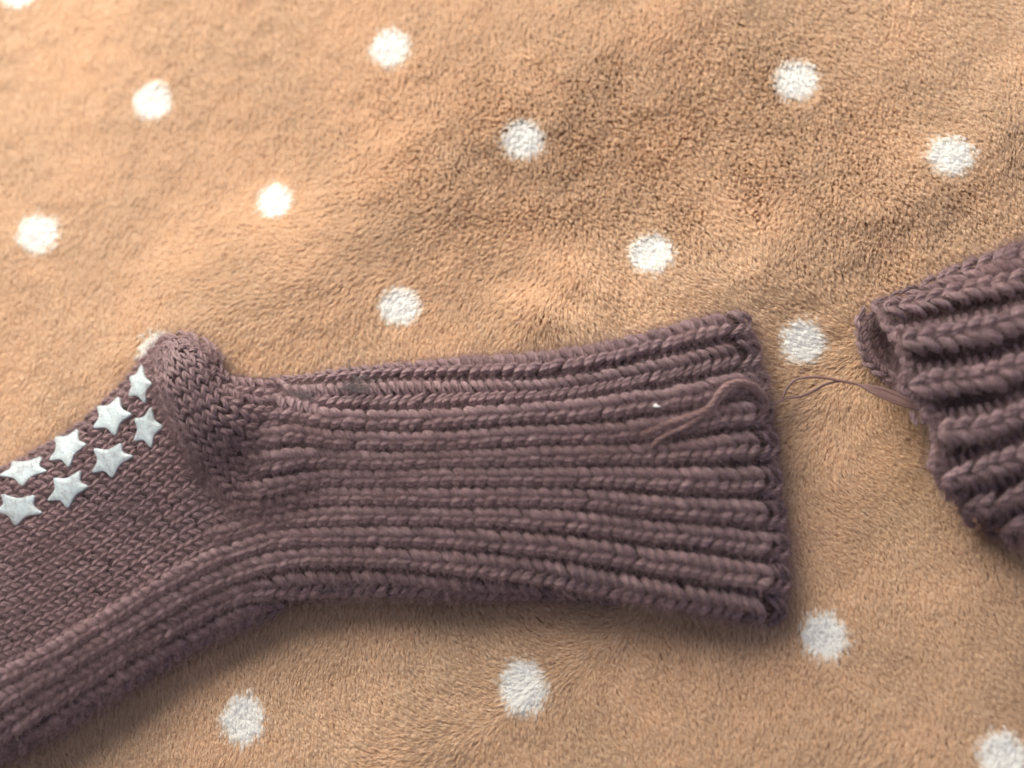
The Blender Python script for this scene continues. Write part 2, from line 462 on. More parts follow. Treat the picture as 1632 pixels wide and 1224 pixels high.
def fuzz(pool, n, parent, lo=0.0012, hi=0.0038, rad=0.000022, seed=3):
    r = np.random.default_rng(seed)
    C = np.vstack([p[0] for p in pool]); Nn = np.vstack([p[1] for p in pool]); T = np.vstack([p[2] for p in pool]); R = np.concatenate([p[3] for p in pool])
    i = r.choice(len(C), n, p=R ** 2 / (R ** 2).sum())
    B = np.cross(T[i], Nn[i])
    a = r.uniform(-1.45, 1.45, n)
    d = Nn[i] * np.cos(a)[:, None] + B * np.sin(a)[:, None]
    p0 = C[i] + d * R[i][:, None] * 0.9
    d = d * 0.85 + T[i] * r.choice([-1, 1], n)[:, None] * r.uniform(0.2, 1.0, n)[:, None] + r.normal(0, 0.35, (n, 3))
    d /= np.linalg.norm(d, axis=1, keepdims=True)
    L = r.uniform(lo, hi, n) * np.where(r.random(n) < 0.05, 1.6, 1)
    k = 6
    c = r.normal(0, 0.8, (n, 3)); c2 = r.normal(0, 0.5, (n, 3))
    t = np.linspace(0, 1, k)[None, :, None]
    P = p0[:, None] + L[:, None, None] * (d[:, None] * t + c[:, None] * t ** 2 * 0.45 + c2[:, None] * np.sin(t * 5) * 0.12)
    rr = rad * r.uniform(0.7, 1.4, n)[:, None] * (1 - 0.5 * np.linspace(0, 1, k))[None]
    o = link('fuzz', curves_data('fuzz', P, rr, np.array(parent.location)), parent, M_FUZZ)
    o['kind'] = 'stuff'
    return o

# ================================================================== BLANKET
BL = empty('blanket', (0, 0, 0))
tag(BL, 'tan plush fleece blanket with white polka dots spread under both socks', 'blanket')
# woven ground, one sheet much larger than the view
g = np.linspace(-0.75, 0.75, 221)
GX, GY = np.meshgrid(g, g)
GP = np.stack([GX, GY, blanket_z(GX, GY)], -1)
idx = np.arange(GX.size).reshape(GX.shape)
q = np.stack([idx[:-1, :-1], idx[:-1, 1:], idx[1:, 1:], idx[1:, :-1]], -1).reshape(-1, 4)
link('ground_cloth', mesh_quads('ground_cloth', GP.reshape(-1, 3), q), BL, M_CLOTH)

DOTS = [(622, 80), (243, 165), (60, 377), (436, 322), (833, 226), (1270, 132), (1518, 250), (1040, 407), (635, 492), (1283, 547),
        (1313, 1008), (838, 1095), (388, 1153), (1597, 1203), (30, -12), (248, 566)]
DSQ = {5: (1.05, 1.0), 7: (1.0, 0.98), 3: (0.85, 0.88), 8: (0.98, 0.92), 10: (1, 1), 12: (0.95, 1.08), 11: (1, 1.08)}

SOCK_A = [(-70, 810), (-30, 778), (0, 757), (60, 725), (120, 690), (165, 650), (205, 610), (245, 562), (255, 543), (285, 533), (315, 539), (342, 556), (356, 580), (368, 594), (400, 599),
          (440, 601), (480, 604), (530, 592), (600, 586), (700, 577), (800, 569), (900, 560), (980, 545), (1050, 527), (1100, 512), (1150, 498), (1178, 500), (1197, 530),
          (1206, 560), (1220, 600), (1234, 650), (1242, 700), (1246, 760), (1250, 820), (1255, 870), (1257, 920), (1253, 955), (1240, 978), (1180, 978), (1100, 972), (1000, 962), (940, 952),
          (850, 949), (700, 949), (600, 950), (530, 954), (460, 965), (416, 985), (367, 1006), (318, 1030), (288, 1047), (251, 1069), (217, 1092), (177, 1113), (123, 1147), (57, 1186), (0, 1216), (-70, 1255)]
SOCK_B = [(1390, 486), (1420, 473), (1455, 460), (1519, 428), (1575, 408), (1632, 390), (1720, 365), (1720, 920), (1660, 885), (1632, 868), (1604, 855), (1573, 840), (1545, 828), (1528, 805), (1498, 770),
          (1484, 742), (1490, 700), (1480, 660), (1460, 636), (1435, 616), (1440, 590), (1440, 566), (1430, 545), (1405, 520)]
FA = Field(-90, 470, 1300, 1290, 2)
FB = Field(1340, 330, 1740, 960, 2)
sdA = FA.sdf(SOCK_A); sdB = FB.sdf(SOCK_B)

# ---- the pile
def pile(xmin, xmax, ymin, ymax, sp, per, rad, length, hole=None, skip_view=True):
    nx = int((xmax - xmin) / sp); ny = int((ymax - ymin) / (sp * 0.87))
    ix, iy = np.meshgrid(np.arange(nx), np.arange(ny))
    x = xmin + (ix + 0.5 * (iy % 2)) * sp + rng.normal(0, sp * 0.24, ix.shape)
    y = ymin + iy * sp * 0.87 + rng.normal(0, sp * 0.24, ix.shape)
    x = x.ravel(); y = y.ravel()
    if hole is not None:
        k = ~((x > hole[0]) & (x < hole[1]) & (y > hole[2]) & (y < hole[3])); x = x[k]; y = y[k]
    P = np.stack([x, y, blanket_z(x, y)], 1)
    px, py = project(P + [0, 0, 0.002])
    # pressed flat and unseen under the socks
    ua = FA.sample(sdA, px, py); ua = np.where((px > -88) & (px < 1298) & (py > 472) & (py < 1288), ua, -99)
    ub = FB.sample(sdB, px, py); ub = np.where((px > 1342) & (px < 1738) & (py > 332) & (py < 958), ub, -99)
    keep = (ua < 26) & (ub < 40)
    x, y, px, py, P = x[keep], y[keep], px[keep], py[keep], P[keep]
    under = np.maximum(ua, ub)[keep]
    n = len(x)
    # how ruffled: open, tufty pile towards the upper right, brushed smooth on the left and below
    tous = 0.16 + 0.55 * gauss(px, py, 1080, 190, 330, 170, math.radians(-18)) + 0.45 * gauss(px, py, 1480, 360, 220, 150) + 0.45 * gauss(px, py, 700, 260, 260, 150)
    tous = tous * (0.75 + 0.5 * vnoise(x * 90, y * 90))
    tous = np.clip(tous, 0.08, 1.1)
    for (cx, cy) in DOTS:
        tous = tous * (1 - 0.5 * (np.hypot(px - cx, py - cy) < 34))
    # nap direction
    a = math.radians(-80) + 1.1 * (vnoise(x * 22 + 5, y * 22) - 0.5) + 0.9 * (vnoise(x * 70, y * 70 + 9) - 0.5)
    a = a + math.radians(-70) * gauss(px, py, 450, 380, 240, 160) + math.radians(50) * gauss(px, py, 1300, 700, 260, 260)
    flip = sstep(-60, 240, (py - 700) * 0.8 + (px - 1150) * 0.6)
    a = a + math.pi * flip
    lean = 1.9 - 1.5 * np.clip(tous, 0, 1) + 0.25 * (vnoise(x * 40 + 3, y * 40) - 0.5)
    dx = np.cos(a) * lean; dy = np.sin(a) * lean
    # the parted, fluffed-up spot above the sock
    fluff = np.zeros(n)
    for (cx, cy, rr_, am) in ((935, 448, 34, 1.5), (900, 520, 46, 1.9), (845, 512, 40, 1.7), (1165, 395, 55, 0.8)):
        c = flat(np.array(float(cx)), np.array(float(cy))); gm = am * gauss(px, py, cx, cy, rr_, rr_ * 0.8)
        ddx = x - c[0]; ddy = y - c[1]; l = np.hypot(ddx, ddy) + 1e-5
        gm = gm * l / (l + 0.004)
        dx = dx + gm * (0.30 * ddx / l); dy = dy + gm * 0.30 * ddy / l; fluff = np.maximum(fluff, gm)
    dx = dx + rng.normal(0, 0.20, n) * (0.30 + 0.8 * tous); dy = dy + rng.normal(0, 0.20, n) * (0.30 + 0.8 * tous)
    ln = length * (0.9 + 0.2 * rng.random(n)) * (0.85 + 0.3 * vnoise(x * 170, y * 170)) * np.where(under > -8, 0.8, 1) * (1 + 0.35 * np.clip(fluff, 0, 1.2))
    hgt = 1 / np.sqrt(1 + dx ** 2 + dy ** 2)
    hgt = np.where(under > 4, hgt * 0.35, hgt)
    tip = np.stack([dx * hgt, dy * hgt, hgt], 1) * ln[:, None]
    # strands
    k = 4
    rx = rng.normal(0, sp * 0.34, (n, per)); ry = rng.normal(0, sp * 0.34, (n, per))
    bx = x[:, None] + rx; by = y[:, None] + ry
    root = np.stack([bx, by, blanket_z(bx, by)], -1)
    clump = np.clip(0.05 + 0.62 * tous, 0, 0.75)[:, None, None]
    tips = root + tip[:, None, :] * rng.uniform(0.8, 1.12, (n, per, 1)) + rng.normal(0, 0.00022, (n, per, 3))
    cen = np.stack([x, y, P[:, 2]], 1)[:, None, :] + tip[:, None, :]
    tips = tips * (1 - clump) + (cen + (tips - cen) * 0.45) * clump
    t = np.linspace(0, 1, k)[None, None, :, None]
    up = np.zeros((n, per, 1, 3)); up[..., 2] = (ln * 0.30)[:, None, None]
    S = root[:, :, None, :] * (1 - t) + tips[:, :, None, :] * t + up * np.sin(math.pi * t) 
    cw = rng.normal(0, 0.00012, (n, per, 1, 3)); S = S + cw * np.sin(t * 7 + rng.uniform(0, 6, (n, per, 1, 1)))
    R = rad * rng.uniform(0.75, 1.25, (n, per, 1)) * np.array([0.9, 1.0, 0.9, 0.4])[None, None, :]
    # which strands are dyed white
    dot = np.full((n, per), -1)
    for i, (cx, cy) in enumerate(DOTS):
        c = on_blanket(np.array(float(cx)), np.array(float(cy)), 0.0022)
        sx, sy = DSQ.get(i, (1, 1))
        wob_ = 1 + 0.07 * (vnoise(bx * 260 + 7 * i, by * 260) - 0.5)
        e = np.hypot((tips[..., 0] - c[0]) / sx, (tips[..., 1] - c[1]) / sy) / wob_
        dot[e + rng.normal(0, 0.0010, e.shape) < 0.0063] = i
    S = S.reshape(-1, k, 3); R = R.reshape(-1, k); dot = dot.ravel()
    return S, R, dot

S, R, D = pile(-0.208, 0.214, -0.158, 0.198, 0.00074, 5, 0.000068, 0.0034)
o = link('pile', curves_data('pile', S[D < 0], R[D < 0]), BL, M_PILE); o['kind'] = 'stuff'
for i in range(len(DOTS)):
    kx = D == i
    if kx.sum() > 40:
        A_ = S[kx]; A_ = np.concatenate([A_] + [A_ + rng.normal(0, 0.00025, (len(A_), 1, 3)) * [1, 1, 0.3] for _ in range(3)])
        B_ = np.concatenate([R[kx]] * 4)
        o = link('white_dot', curves_data('white_dot', A_, B_), BL, M_WHITE); o['kind'] = 'stuff'
S2, R2, D2 = pile(-0.42, 0.43, -0.38, 0.42, 0.0030, 7, 0.00024, 0.0043, hole=(-0.207, 0.213, -0.157, 0.197))
o = link('outer_pile', curves_data('outer_pile', S2, R2), BL, M_PILE); o['kind'] = 'stuff'
del S, R, D, S2, R2, D2

# ================================================================== LEFT SOCK
base_a = on_blanket(np.array(700.0), np.array(780.0), 0.0)
SA = empty('sock', tuple(base_a))
tag(SA, 'brown ribbed knit sock lying whole, with heel pouch and white grip stars', 'sock', 'pair of brown knitted socks')
BASE = 0.0022
ZF = BASE + 0.0105 * pillow(sdA, 52)
ZF = ZF + 0.0015 * sstep(20, 120, sdA) + 0.0015 * (vnoise(FA.X / 90, FA.Y / 60) - 0.5) * sstep(0, 40, sdA)
CREASE = [(247, 545), (247, 575), (252, 615), (270, 662), (302, 722), (340, 780), (378, 828)]
HEEL = CREASE + [(400, 822), (470, 800), (560, 760), (560, 590), (480, 560), (420, 560), (345, 520), (250, 515)]
dH = FA.sdf(HEEL); dC = FA.dist_line(CREASE)
hin = np.where(dH > 0, dC, 0)
top = 1 - sstep(600, 800, FA.Y)                                  # the pouch stands highest at its tip
hh = pillow(hin, 46) * (1 - sstep(55, 190 , hin)) * (0.0055 + 0.0105 * top)
hh = hh * np.clip(pillow(sdA, 46), 0, 1) * (0.15 + 0.85 * sstep(0, 65, FA.dist_line([(392, 826), (470, 800), (560, 760)])))
hh = hh - 0.0030 * gauss(FA.X, FA.Y, 400, 745, 45, 40)
ZA = FA.blur(ZF + hh, 2)
ZF = FA.blur(ZF, 2)
# tuck at the top of the leg where the heel begins
ZA = ZA - 0.0028 * np.exp(-0.5 * (FA.dist_line([(438, 612), (450, 630), (480, 645), (505, 649)]) / 7) ** 2)
poolA = []
cloth_sheet(FA, ZA, sdA - 0.5, 0.0013, 2, SA, 'knit_ground', M_BACK)

xs = np.arange(-60, 1262, 2.0)
def G(pts): return fx(pts, xs, 5)
g_top = G([(380, 597), (440, 602), (480, 605), (530, 594), (600, 588), (700, 579), (800, 571), (850, 567), (900, 561), (980, 546), (1050, 528), (1100, 514), (1150, 500), (1175, 499), (1260, 490)])
g_AB = G([(380, 607), (440, 611), (480, 615), (530, 610), (600, 605), (700, 603), (800, 604), (850, 604), (909, 598), (958, 588), (1007, 578), (1046, 569), (1090, 559), (1160, 541), (1200, 534), (1260, 525)])
g_BC = G([(380, 612), (430, 624), (449, 631), (461, 638), (482, 646), (502, 650), (543, 654), (600, 657), (650, 656), (720, 652), (800, 647), (850, 644), (909, 640), (958, 632), (1007, 624), (1046, 619), (1090, 612), (1160, 595), (1220, 588), (1260, 584)])
g_CD = G([(380, 676), (450, 681), (502, 682), (543, 685), (600, 689), (650, 690), (720, 687), (800, 682), (850, 678), (928, 675), (968, 672), (1007, 668), (1046, 663), (1090, 655), (1160, 641), (1220, 632), (1260, 628)])
g_DE = G([(380, 716), (431, 714), (461, 713), (502, 716), (543, 718), (600, 720), (650, 721), (720, 719), (800, 715), (850, 711), (968, 708), (1026, 704), (1090, 699), (1160, 687), (1220, 681), (1260, 678)])
g_EF = G([(360, 772), (390, 766), (420, 760), (451, 756), (482, 751), (522, 750), (600, 751), (650, 749), (720, 748), (800, 746), (850, 744), (948, 744), (1046, 745), (1090, 743), (1180, 738), (1260, 735)])
g_FG = G([(340, 810), (370, 802), (400, 794), (441, 788), (482, 780), (522, 777), (600, 779), (718, 777), (796, 776), (850, 776), (948, 778), (1007, 783), (1090, 789), (1180, 793), (1260, 798)])
g_GH = G([(330, 846), (370, 834), (400, 826), (450, 817), (500, 811), (600, 808), (700, 808), (800, 809), (850, 810), (900, 812), (950, 815), (1007, 822), (1090, 832), (1180, 841), (1260, 852)])
g_HI = G([(-60, 1098), (0, 1063), (37, 1049), (86, 1023), (137, 994), (200, 956), (235, 935), (269, 914), (298, 896), (337, 875), (367, 863), (416, 852), (450, 846), (500, 841), (600, 838), (700, 838), (750, 840), (800, 841), (850, 845), (900, 849), (948, 854), (1007, 862), (1046, 869), (1090, 873), (1180, 888), (1260, 902)])
g_IJ = G([(-60, 1142), (0, 1106), (43, 1077), (109, 1043), (160, 1013), (200, 991), (235, 969), (269, 947), (294, 934), (318, 922), (357, 905), (386, 893), (416, 884), (450, 878), (500, 871), (550, 868), (600, 868), (680, 872), (750, 876), (800, 879), (850, 884), (900, 890), (948, 899), (1007, 910), (1046, 917), (1090, 923), (1180, 940), (1260, 954)])
g_JK = G([(-60, 1180), (0, 1143), (23, 1129), (72, 1097), (129, 1064), (183, 1033), (229, 1007), (259, 988), (298, 965), (337, 947), (371, 935), (392, 926), (416, 918), (450, 909), (500, 903), (550, 902), (600, 904), (660, 908), (700, 913), (750, 918), (800, 922), (850, 927), (900, 934), (948, 943), (1007, 953), (1090, 967), (1180, 979), (1260, 990)])
g_KL = G([(-60, 1224), (0, 1185), (51, 1157), (100, 1124), (149, 1092), (200, 1059), (249, 1030), (288, 1010), (318, 995), (353, 976), (396, 957), (430, 953), (530, 950), (600, 947), (700, 947), (800, 947), (850, 948), (900, 950), (948, 954), (1007, 962), (1260, 1010)])
g_end = G([(-60, 1246), (0, 1212), (57, 1182), (123, 1144), (177, 1110), (217, 1089), (251, 1066), (288, 1045), (318, 1027), (367, 1004), (416, 983), (460, 962), (530, 955), (1260, 1010)])
edge_x = lambda y: np.interp(y, [500, 540, 590, 640, 690, 740, 800, 850, 900, 945, 985], [1177, 1193, 1205, 1218, 1227, 1232, 1238, 1244, 1247, 1246, 1238])

ribs = [('A', g_top, g_AB, 430, None), ('B', g_AB, g_BC, 452, None), ('C', g_BC, g_CD, 428, None), ('D', g_CD, g_DE, 412, None), ('E', g_DE, g_EF, 398, None),
        ('F', g_EF, g_FG, 388, None), ('G', g_FG, g_GH, 372, None), ('H', g_GH, g_HI, 338, None), ('I', g_HI, g_IJ, -55, None), ('J', g_IJ, g_JK, -55, None),
        ('K', g_JK, g_KL, -55, 985), ('L', g_KL, g_end, -55, 452)]
ends = []
for ri, (nm, ga, gb, x0, x1) in enumerate(ribs):
    yc = (ga + gb) / 2; wd = gb - ga
    xe = x1 if x1 else None
    if xe is None:
        k = np.argmax(xs >= edge_x(yc) - 30); xe = xs[k]
        ends.append((xs[k], yc[k], wd[k], ga[k], gb[k]))
    kk = (xs >= x0) & (xs <= xe)
    cx, cy, w_ = xs[kk], yc[kk], wd[kk]
    slope = np.gradient(cy, cx); w_ = w_ / np.sqrt(1 + slope ** 2)
    Yn = Yarn()
    L = 17.5 if nm not in 'B' else 14
    amp = {'A': 0.0016, 'B': 0.0009, 'L': 0.0016, 'K': 0.0020}.get(nm, 0.0032)
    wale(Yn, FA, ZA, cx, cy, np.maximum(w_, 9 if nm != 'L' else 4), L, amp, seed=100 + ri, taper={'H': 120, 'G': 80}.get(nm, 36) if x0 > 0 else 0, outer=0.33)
    # cross strands in the furrow below this rib
    if nm not in 'L':
        gx = xs[kk]; gy = gb[kk]
        bars(Yn, FA, ZA, gx, gy, np.clip(np.interp(gx, [400, 900, 1230], [9, 12, 20]), 8, 20).mean(), 13, -0.0004, seed=200 + ri)
    Yn.build('rib', M_YARN, SA, poolA)

# last row of stitches and the cast-off loops along the mouth of the leg
Ye = Yarn(); re_ = np.random.default_rng(51)
for (xe, yc, wd, ya, yb) in ends:
    ex = edge_x(yc)
    cxs = np.linspace(xe + 4, ex + 3, 20); cys = yc + (cxs - xe) * (0.10 if yc > 760 else -0.06)
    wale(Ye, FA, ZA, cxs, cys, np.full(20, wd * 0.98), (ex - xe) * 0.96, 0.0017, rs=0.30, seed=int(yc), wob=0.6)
    for (yy, tt) in ((yb, 0.5),):
        ex2 = edge_x(yy)
        # a loop bridging the furrow
        px = np.array([[ex2 - 26, ex2 - 14, ex2 - 5, ex2 - 4, ex2 - 14]]) + re_.normal(0, 2); py = np.array([[yy - 3, yy - 9, yy - 3, yy + 7, yy + 9]])
        q_, n_ = surf(FA, ZA, px, py)
        C = smooth_poly((q_ + n_ * 0.0008)[0], 12)[None]; Nn = np.repeat(n_[:, 2:3], 12, 1)
        Ye.tubes(C, Nn, np.full((1, 12), 0.0011), [re_.random()])
# chain of beads right on the rim
ry = np.linspace(506, 976, 44); rx_ = edge_x(ry)
for y0, x0 in zip(ry, rx_):
    px = np.array([[x0 - 9, x0 - 1, x0 + 2, x0 - 4]]) + re_.normal(0, 2.0); py = np.array([[y0 - 9, y0 - 4, y0 + 4, y0 + 10]])
    q_, n_ = surf(FA, ZA, px, py)
    C = smooth_poly((q_ + n_ * 0.0003)[0], 9)[None]; Nn = np.repeat(n_[:, 1:2], 9, 1)
    Ye.tubes(C, Nn, 0.00105 * (0.6 + 0.4 * np.sin(np.linspace(0, math.pi, 9)))[None] * re_.uniform(0.85, 1.15), [re_.random()])
Ye.build('cuff_edge', M_YARN, SA, poolA)

# sole: plain stocking stitch between the lower ribs and the starred edge
low = np.stack([xs, g_HI], 1)[(xs >= -58) & (xs <= 392)]
lowc = resample(low, 160)
upp = smooth_poly([(-62, 800), (0, 761), (60, 729), (120, 694), (165, 655), (205, 615), (245, 568), (268, 548)], 160)
Ys = Yarn(); NW = 15
for k in range(NW):
    a = lowc * (1 - k / NW) + upp * (k / NW); b = lowc * (1 - (k + 1) / NW) + upp * ((k + 1) / NW)
    c = (a + b) / 2; t = np.gradient(c, axis=0); t /= np.linalg.norm(t, axis=1, keepdims=True)
    w_ = np.abs((b - a)[:, 0] * -t[:, 1] + (b - a)[:, 1] * t[:, 0])
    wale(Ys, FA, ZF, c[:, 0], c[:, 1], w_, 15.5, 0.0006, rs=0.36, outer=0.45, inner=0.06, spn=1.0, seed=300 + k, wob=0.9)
# the curled-over outer edge of the sole
c = upp + np.array([-1, -3]); wale(Ys, FA, ZF, c[:, 0], c[:, 1], np.full(160, 16), 18, 0.0003, rs=0.36, seed=333)
Ys.build('sole', M_YARN, SA, poolA)

# heel pouch
hlow = smooth_poly([(470, 786), (430, 800), (404, 812), (380, 826), (352, 796), (318, 748), (286, 694), (262, 642), (250, 600), (247, 560)], 160)
hup = smooth_poly([(470, 612), (440, 609), (400, 607), (372, 604), (356, 592), (346, 572), (330, 553), (305, 542), (288, 538)], 160)
Yh = Yarn(); NH = 8
for k in range(NH):
    a = hlow * (1 - k / NH) + hup * (k / NH); b = hlow * (1 - (k + 1) / NH) + hup * ((k + 1) / NH)
    c = (a + b) / 2
    t = np.gradient(c, axis=0); t /= np.linalg.norm(t, axis=1, keepdims=True)
    w_ = np.abs((b - a)[:, 0] * -t[:, 1] + (b - a)[:, 1] * t[:, 0])
    w_ = np.clip(gsmooth(w_, 6), 9, 24)
    c = np.stack([gsmooth(c[:, 0], 5), gsmooth(c[:, 1], 5)], 1)
    n0 = int(160 * np.interp(k, [0, 3, 5, 7], [0.20, 0.15, 0.10, 0.06]))
    c = resample(c[n0:], 140); w_ = np.interp(np.linspace(n0, 159, 140), np.arange(160), w_)
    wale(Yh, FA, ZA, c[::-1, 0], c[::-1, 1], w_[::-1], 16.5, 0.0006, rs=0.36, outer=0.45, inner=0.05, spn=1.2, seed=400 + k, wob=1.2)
# rounded tip of the pouch and its rolled edge along the crease
for off, sd in ((0, 1), (13, 2)):
    c = smooth_poly([(378 + off, 824), (340 + off, 778), (302 + off, 720), (271 + off, 662), (254 + off, 615), (250 + off, 580), (255 + off * .8, 553 + off * .4), (270 + off * .5, 541 + off), (290, 538 + off), (312, 543 + off), (334 - off * .4, 555 + off * .7), (350 - off * .7, 578)], 160)
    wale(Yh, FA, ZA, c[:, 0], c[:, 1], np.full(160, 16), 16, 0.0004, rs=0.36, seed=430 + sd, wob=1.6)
Yh.build('heel', M_YARN, SA, poolA)

# tail of yarn curled over the mouth of the leg
def lifted(pts, F, Z, h):
    P = np.asarray(pts, float); hh_ = np.broadcast_to(np.asarray(h, float), (len(P),))
    return on_blanket(P[:, 0], P[:, 1], F.sample(Z, P[:, 0], P[:, 1]) + hh_)
Yt = Yarn()
loop = [(1210, 664), (1220, 655), (1221, 640), (1212, 624), (1196, 612), (1176, 609), (1157, 615), (1143, 630), (1134, 645), (1120, 656)]
t1 = loop + [(1100, 664), (1070, 673), (1042, 685), (1016, 695)]
t2 = [(1206, 668), (1216, 654), (1214, 638), (1204, 624), (1190, 616), (1174, 615), (1160, 622), (1147, 636), (1137, 649), (1118, 663), (1092, 680), (1066, 692), (1048, 702), (1040, 712), (1038, 722)]
hA = [0.001, 0.003, 0.0045, 0.0055, 0.006, 0.006, 0.006, 0.0055, 0.005, 0.0046, 0.0044, 0.0042, 0.004, 0.0038]
strand(Yt, lifted(t1, FA, ZA, hA), np.interp(np.linspace(0, 1, 90), [0, 0.1, 0.5, 0.8, 0.97, 1], [0.0008, 0.0009, 0.00095, 0.0011, 0.0010, 0.0003]), 90, 0.7)
hB = [0.001, 0.003, 0.004, 0.005, 0.0053, 0.0055, 0.0055, 0.005, 0.0045, 0.0044, 0.0048, 0.0048, 0.0045, 0.0042, 0.0038]
strand(Yt, lifted(t2, FA, ZA, hB), np.interp(np.linspace(0, 1, 90), [0, 0.1, 0.5, 0.95, 1], [0.0006, 0.00075, 0.0008, 0.0007, 0.0002]), 90, 0.45)
tl = Yt.build('yarn_tail', M_TAIL, SA, poolA)

ff = []
rf = np.random.default_rng(81)
for end, dr in (((1020, 694), (-1, 0.28)), ((1039, 720), (-0.2, 1)), ((1060, 677), (-1, 0.4)), ((1080, 686), (-0.9, 0.5))):
    for _ in range(16):
        l = rf.uniform(8, 26); b = rf.normal(0, 5, 2)
        P = [(end[0] - dr[0] * 10 + rf.normal(0, 2), end[1] - dr[1] * 10 + rf.normal(0, 2)), (end[0] + rf.normal(0, 2.5), end[1] + rf.normal(0, 2.5)), (end[0] + dr[0] * l + b[0], end[1] + dr[1] * l + b[1])]
        ff.append(smooth_poly(lifted(P, FA, ZA, [0.0042, 0.0042, 0.0040 + rf.uniform(-0.0005, 0.0010)]), 12))
o = link('frayed_fibre', curves_data('frayed_fibre', np.array(ff), np.full((len(ff), 12), 0.00004), base_a), SA, M_FUZZ)
o['kind'] = 'stuff'; o.parent = tl; o.location = (0, 0, 0)

# grip stars
STARS = [[(760, 280), (812, 370), (772, 472), (690, 440), (700, 345)], [(640, 448), (702, 530), (615, 642), (508, 606), (530, 500)],
         [(800, 488), (862, 595), (800, 702), (713, 667), (715, 553)], [(425, 618), (470, 690), (375, 807), (278, 776), (308, 660)],
         [(645, 678), (708, 745), (600, 858), (496, 832), (508, 708)], [(235, 763), (262, 830), (135, 908), (18, 860), (85, 788)],
         [(435, 823), (475, 905), (370, 1015), (266, 976), (298, 863)], [(200, 948), (238, 1041), (100, 1108), (-4, 1032), (32, 948)]]
for si, st in enumerate(STARS):
    tips = np.array(st, float) / 3.264 + [0, 500]
    c = tips.mean(0)
    ring = []
    for i in range(5):
        a, b = tips[i], tips[(i + 1) % 5]
        inner = c + ((a + b) / 2 - c) * 0.66
        ring += [a, inner]
    ring = np.array(ring)
    # rounded outline
    C = np.vstack([ring, ring[:1]])
    pts = []
    for i in range(10):
        p, q_, r_ = ring[i - 1], ring[i], ring[(i + 1) % 10]
        f1 = 0.30 if i % 2 == 0 else 0.30
        A_, B_ = q_ + (p - q_) * f1, q_ + (r_ - q_) * f1
        for t in (0, 0.25, 0.5, 0.75, 1):
            pts.append((1 - t) ** 2 * A_ + 2 * t * (1 - t) * q_ + t * t * B_)
    O = np.array(pts); no = len(O)
    # soften tangent plane: star follows the sock
    layers = [(1.05, -0.0006), (1.09, 0.0000), (1.08, 0.0004), (1.0, 0.0006), (0.6, 0.00066), (0.25, 0.0007)]
    V = []
    for (f, h) in layers:
        Pq = c + (O - c) * f
        zz = FA.blur(ZF, 1) if False else ZF
        q_, n_ = surf(FA, zz, Pq[:, 0], Pq[:, 1], 8)
        V.append(q_ + n_ * (h + 0.0015))
    q_, n_ = surf(FA, ZF, c[0:1], c[1:2], 8); V.append(q_ + n_ * 0.0022)
    V = np.vstack(V); F_ = []
    for l in range(len(layers) - 1):
        for i in range(no):
            F_.append((l * no + i, l * no + (i + 1) % no, (l + 1) * no + (i + 1) % no, (l + 1) * no + i))
    cI = len(V) - 1; l = len(layers) - 1
    tri = [(l * no + i, l * no + (i + 1) % no, cI) for i in range(no)]
    me = bpy.data.meshes.new('grip_star'); me.from_pydata([tuple(v - base_a) for v in V], [], F_ + tri)
    me.polygons.foreach_set('use_smooth', np.ones(len(me.polygons), bool)); me.update()
    link('grip_star', me, SA, M_STAR)

fuzz(poolA, 220000, SA, 0.0010, 0.0034, 0.000016)
fuzz(Yt.src, 420, SA, 0.0008, 0.0026, 0.000016, 21)
fuzz(poolA, 30000, SA, 0.0026, 0.0060, 0.000018, 9)

# ================================================================== RIGHT SOCK
base_b = on_blanket(np.array(1560.0), np.array(640.0), 0.0)
SB = empty('sock', tuple(base_b))
tag(SB, 'brown ribbed knit sock entering from the right edge, its open cuff showing', 'sock', 'pair of brown knitted socks')
OUT_B = [(1375, 486), (1420, 473), (1455, 460), (1519, 428), (1575, 408), (1632, 390), (1740, 360), (1740, 940), (1660, 885), (1632, 868), (1604, 855), (1573, 840), (1540, 832), (1400, 815), (1350, 600)]
dB = FB.sdf(OUT_B)
ZB = 0.0025 + 0.017 * pillow(dB, 120)
ZB = ZB + 0.002 * (vnoise(FB.X / 60, FB.Y / 60) - 0.5)
ZB = FB.blur(ZB, 2)
poolB = []
maskB = sdB - 6
cloth_sheet(FB, ZB, maskB, 0.0008, 2, SB, 'knit_ground', M_BACK)
xb = np.arange(1360, 1736, 2.0)
def GB(pts): return fx(pts, xb, 5)
b0 = GB([(1360, 502), (1391, 489), (1420, 474), (1455, 461), (1519, 430), (1575, 410), (1632, 392), (1736, 362)])
b1 = GB([(1360, 506), (1415, 489), (1455, 480), (1497, 469), (1540, 456), (1582, 448), (1632, 437), (1736, 415)])
b2 = GB([(1360, 548), (1430, 534), (1461, 527), (1497, 522), (1540, 514), (1582, 505), (1632, 493), (1736, 470)])
b3 = GB([(1360, 606), (1440, 597), (1489, 591), (1529, 588), (1572, 578), (1604, 567), (1632, 560), (1736, 535)])
b4 = GB([(1360, 680), (1480, 668), (1512, 665), (1552, 663), (1593, 651), (1632, 636), (1736, 605)])
b5 = GB([(1360, 762), (1480, 748), (1518, 744), (1552, 732), (1593, 716), (1632, 704), (1736, 672)])
b6 = GB([(1360, 810), (1520, 790), (1561, 783), (1593, 777), (1632, 760), (1736, 725)])
b7 = GB([(1360, 835), (1530, 824), (1561, 826), (1593, 824), (1632, 812), (1736, 785)])
b8 = GB([(1360, 838), (1540, 832), (1573, 840), (1604, 855), (1632, 868), (1736, 905)])
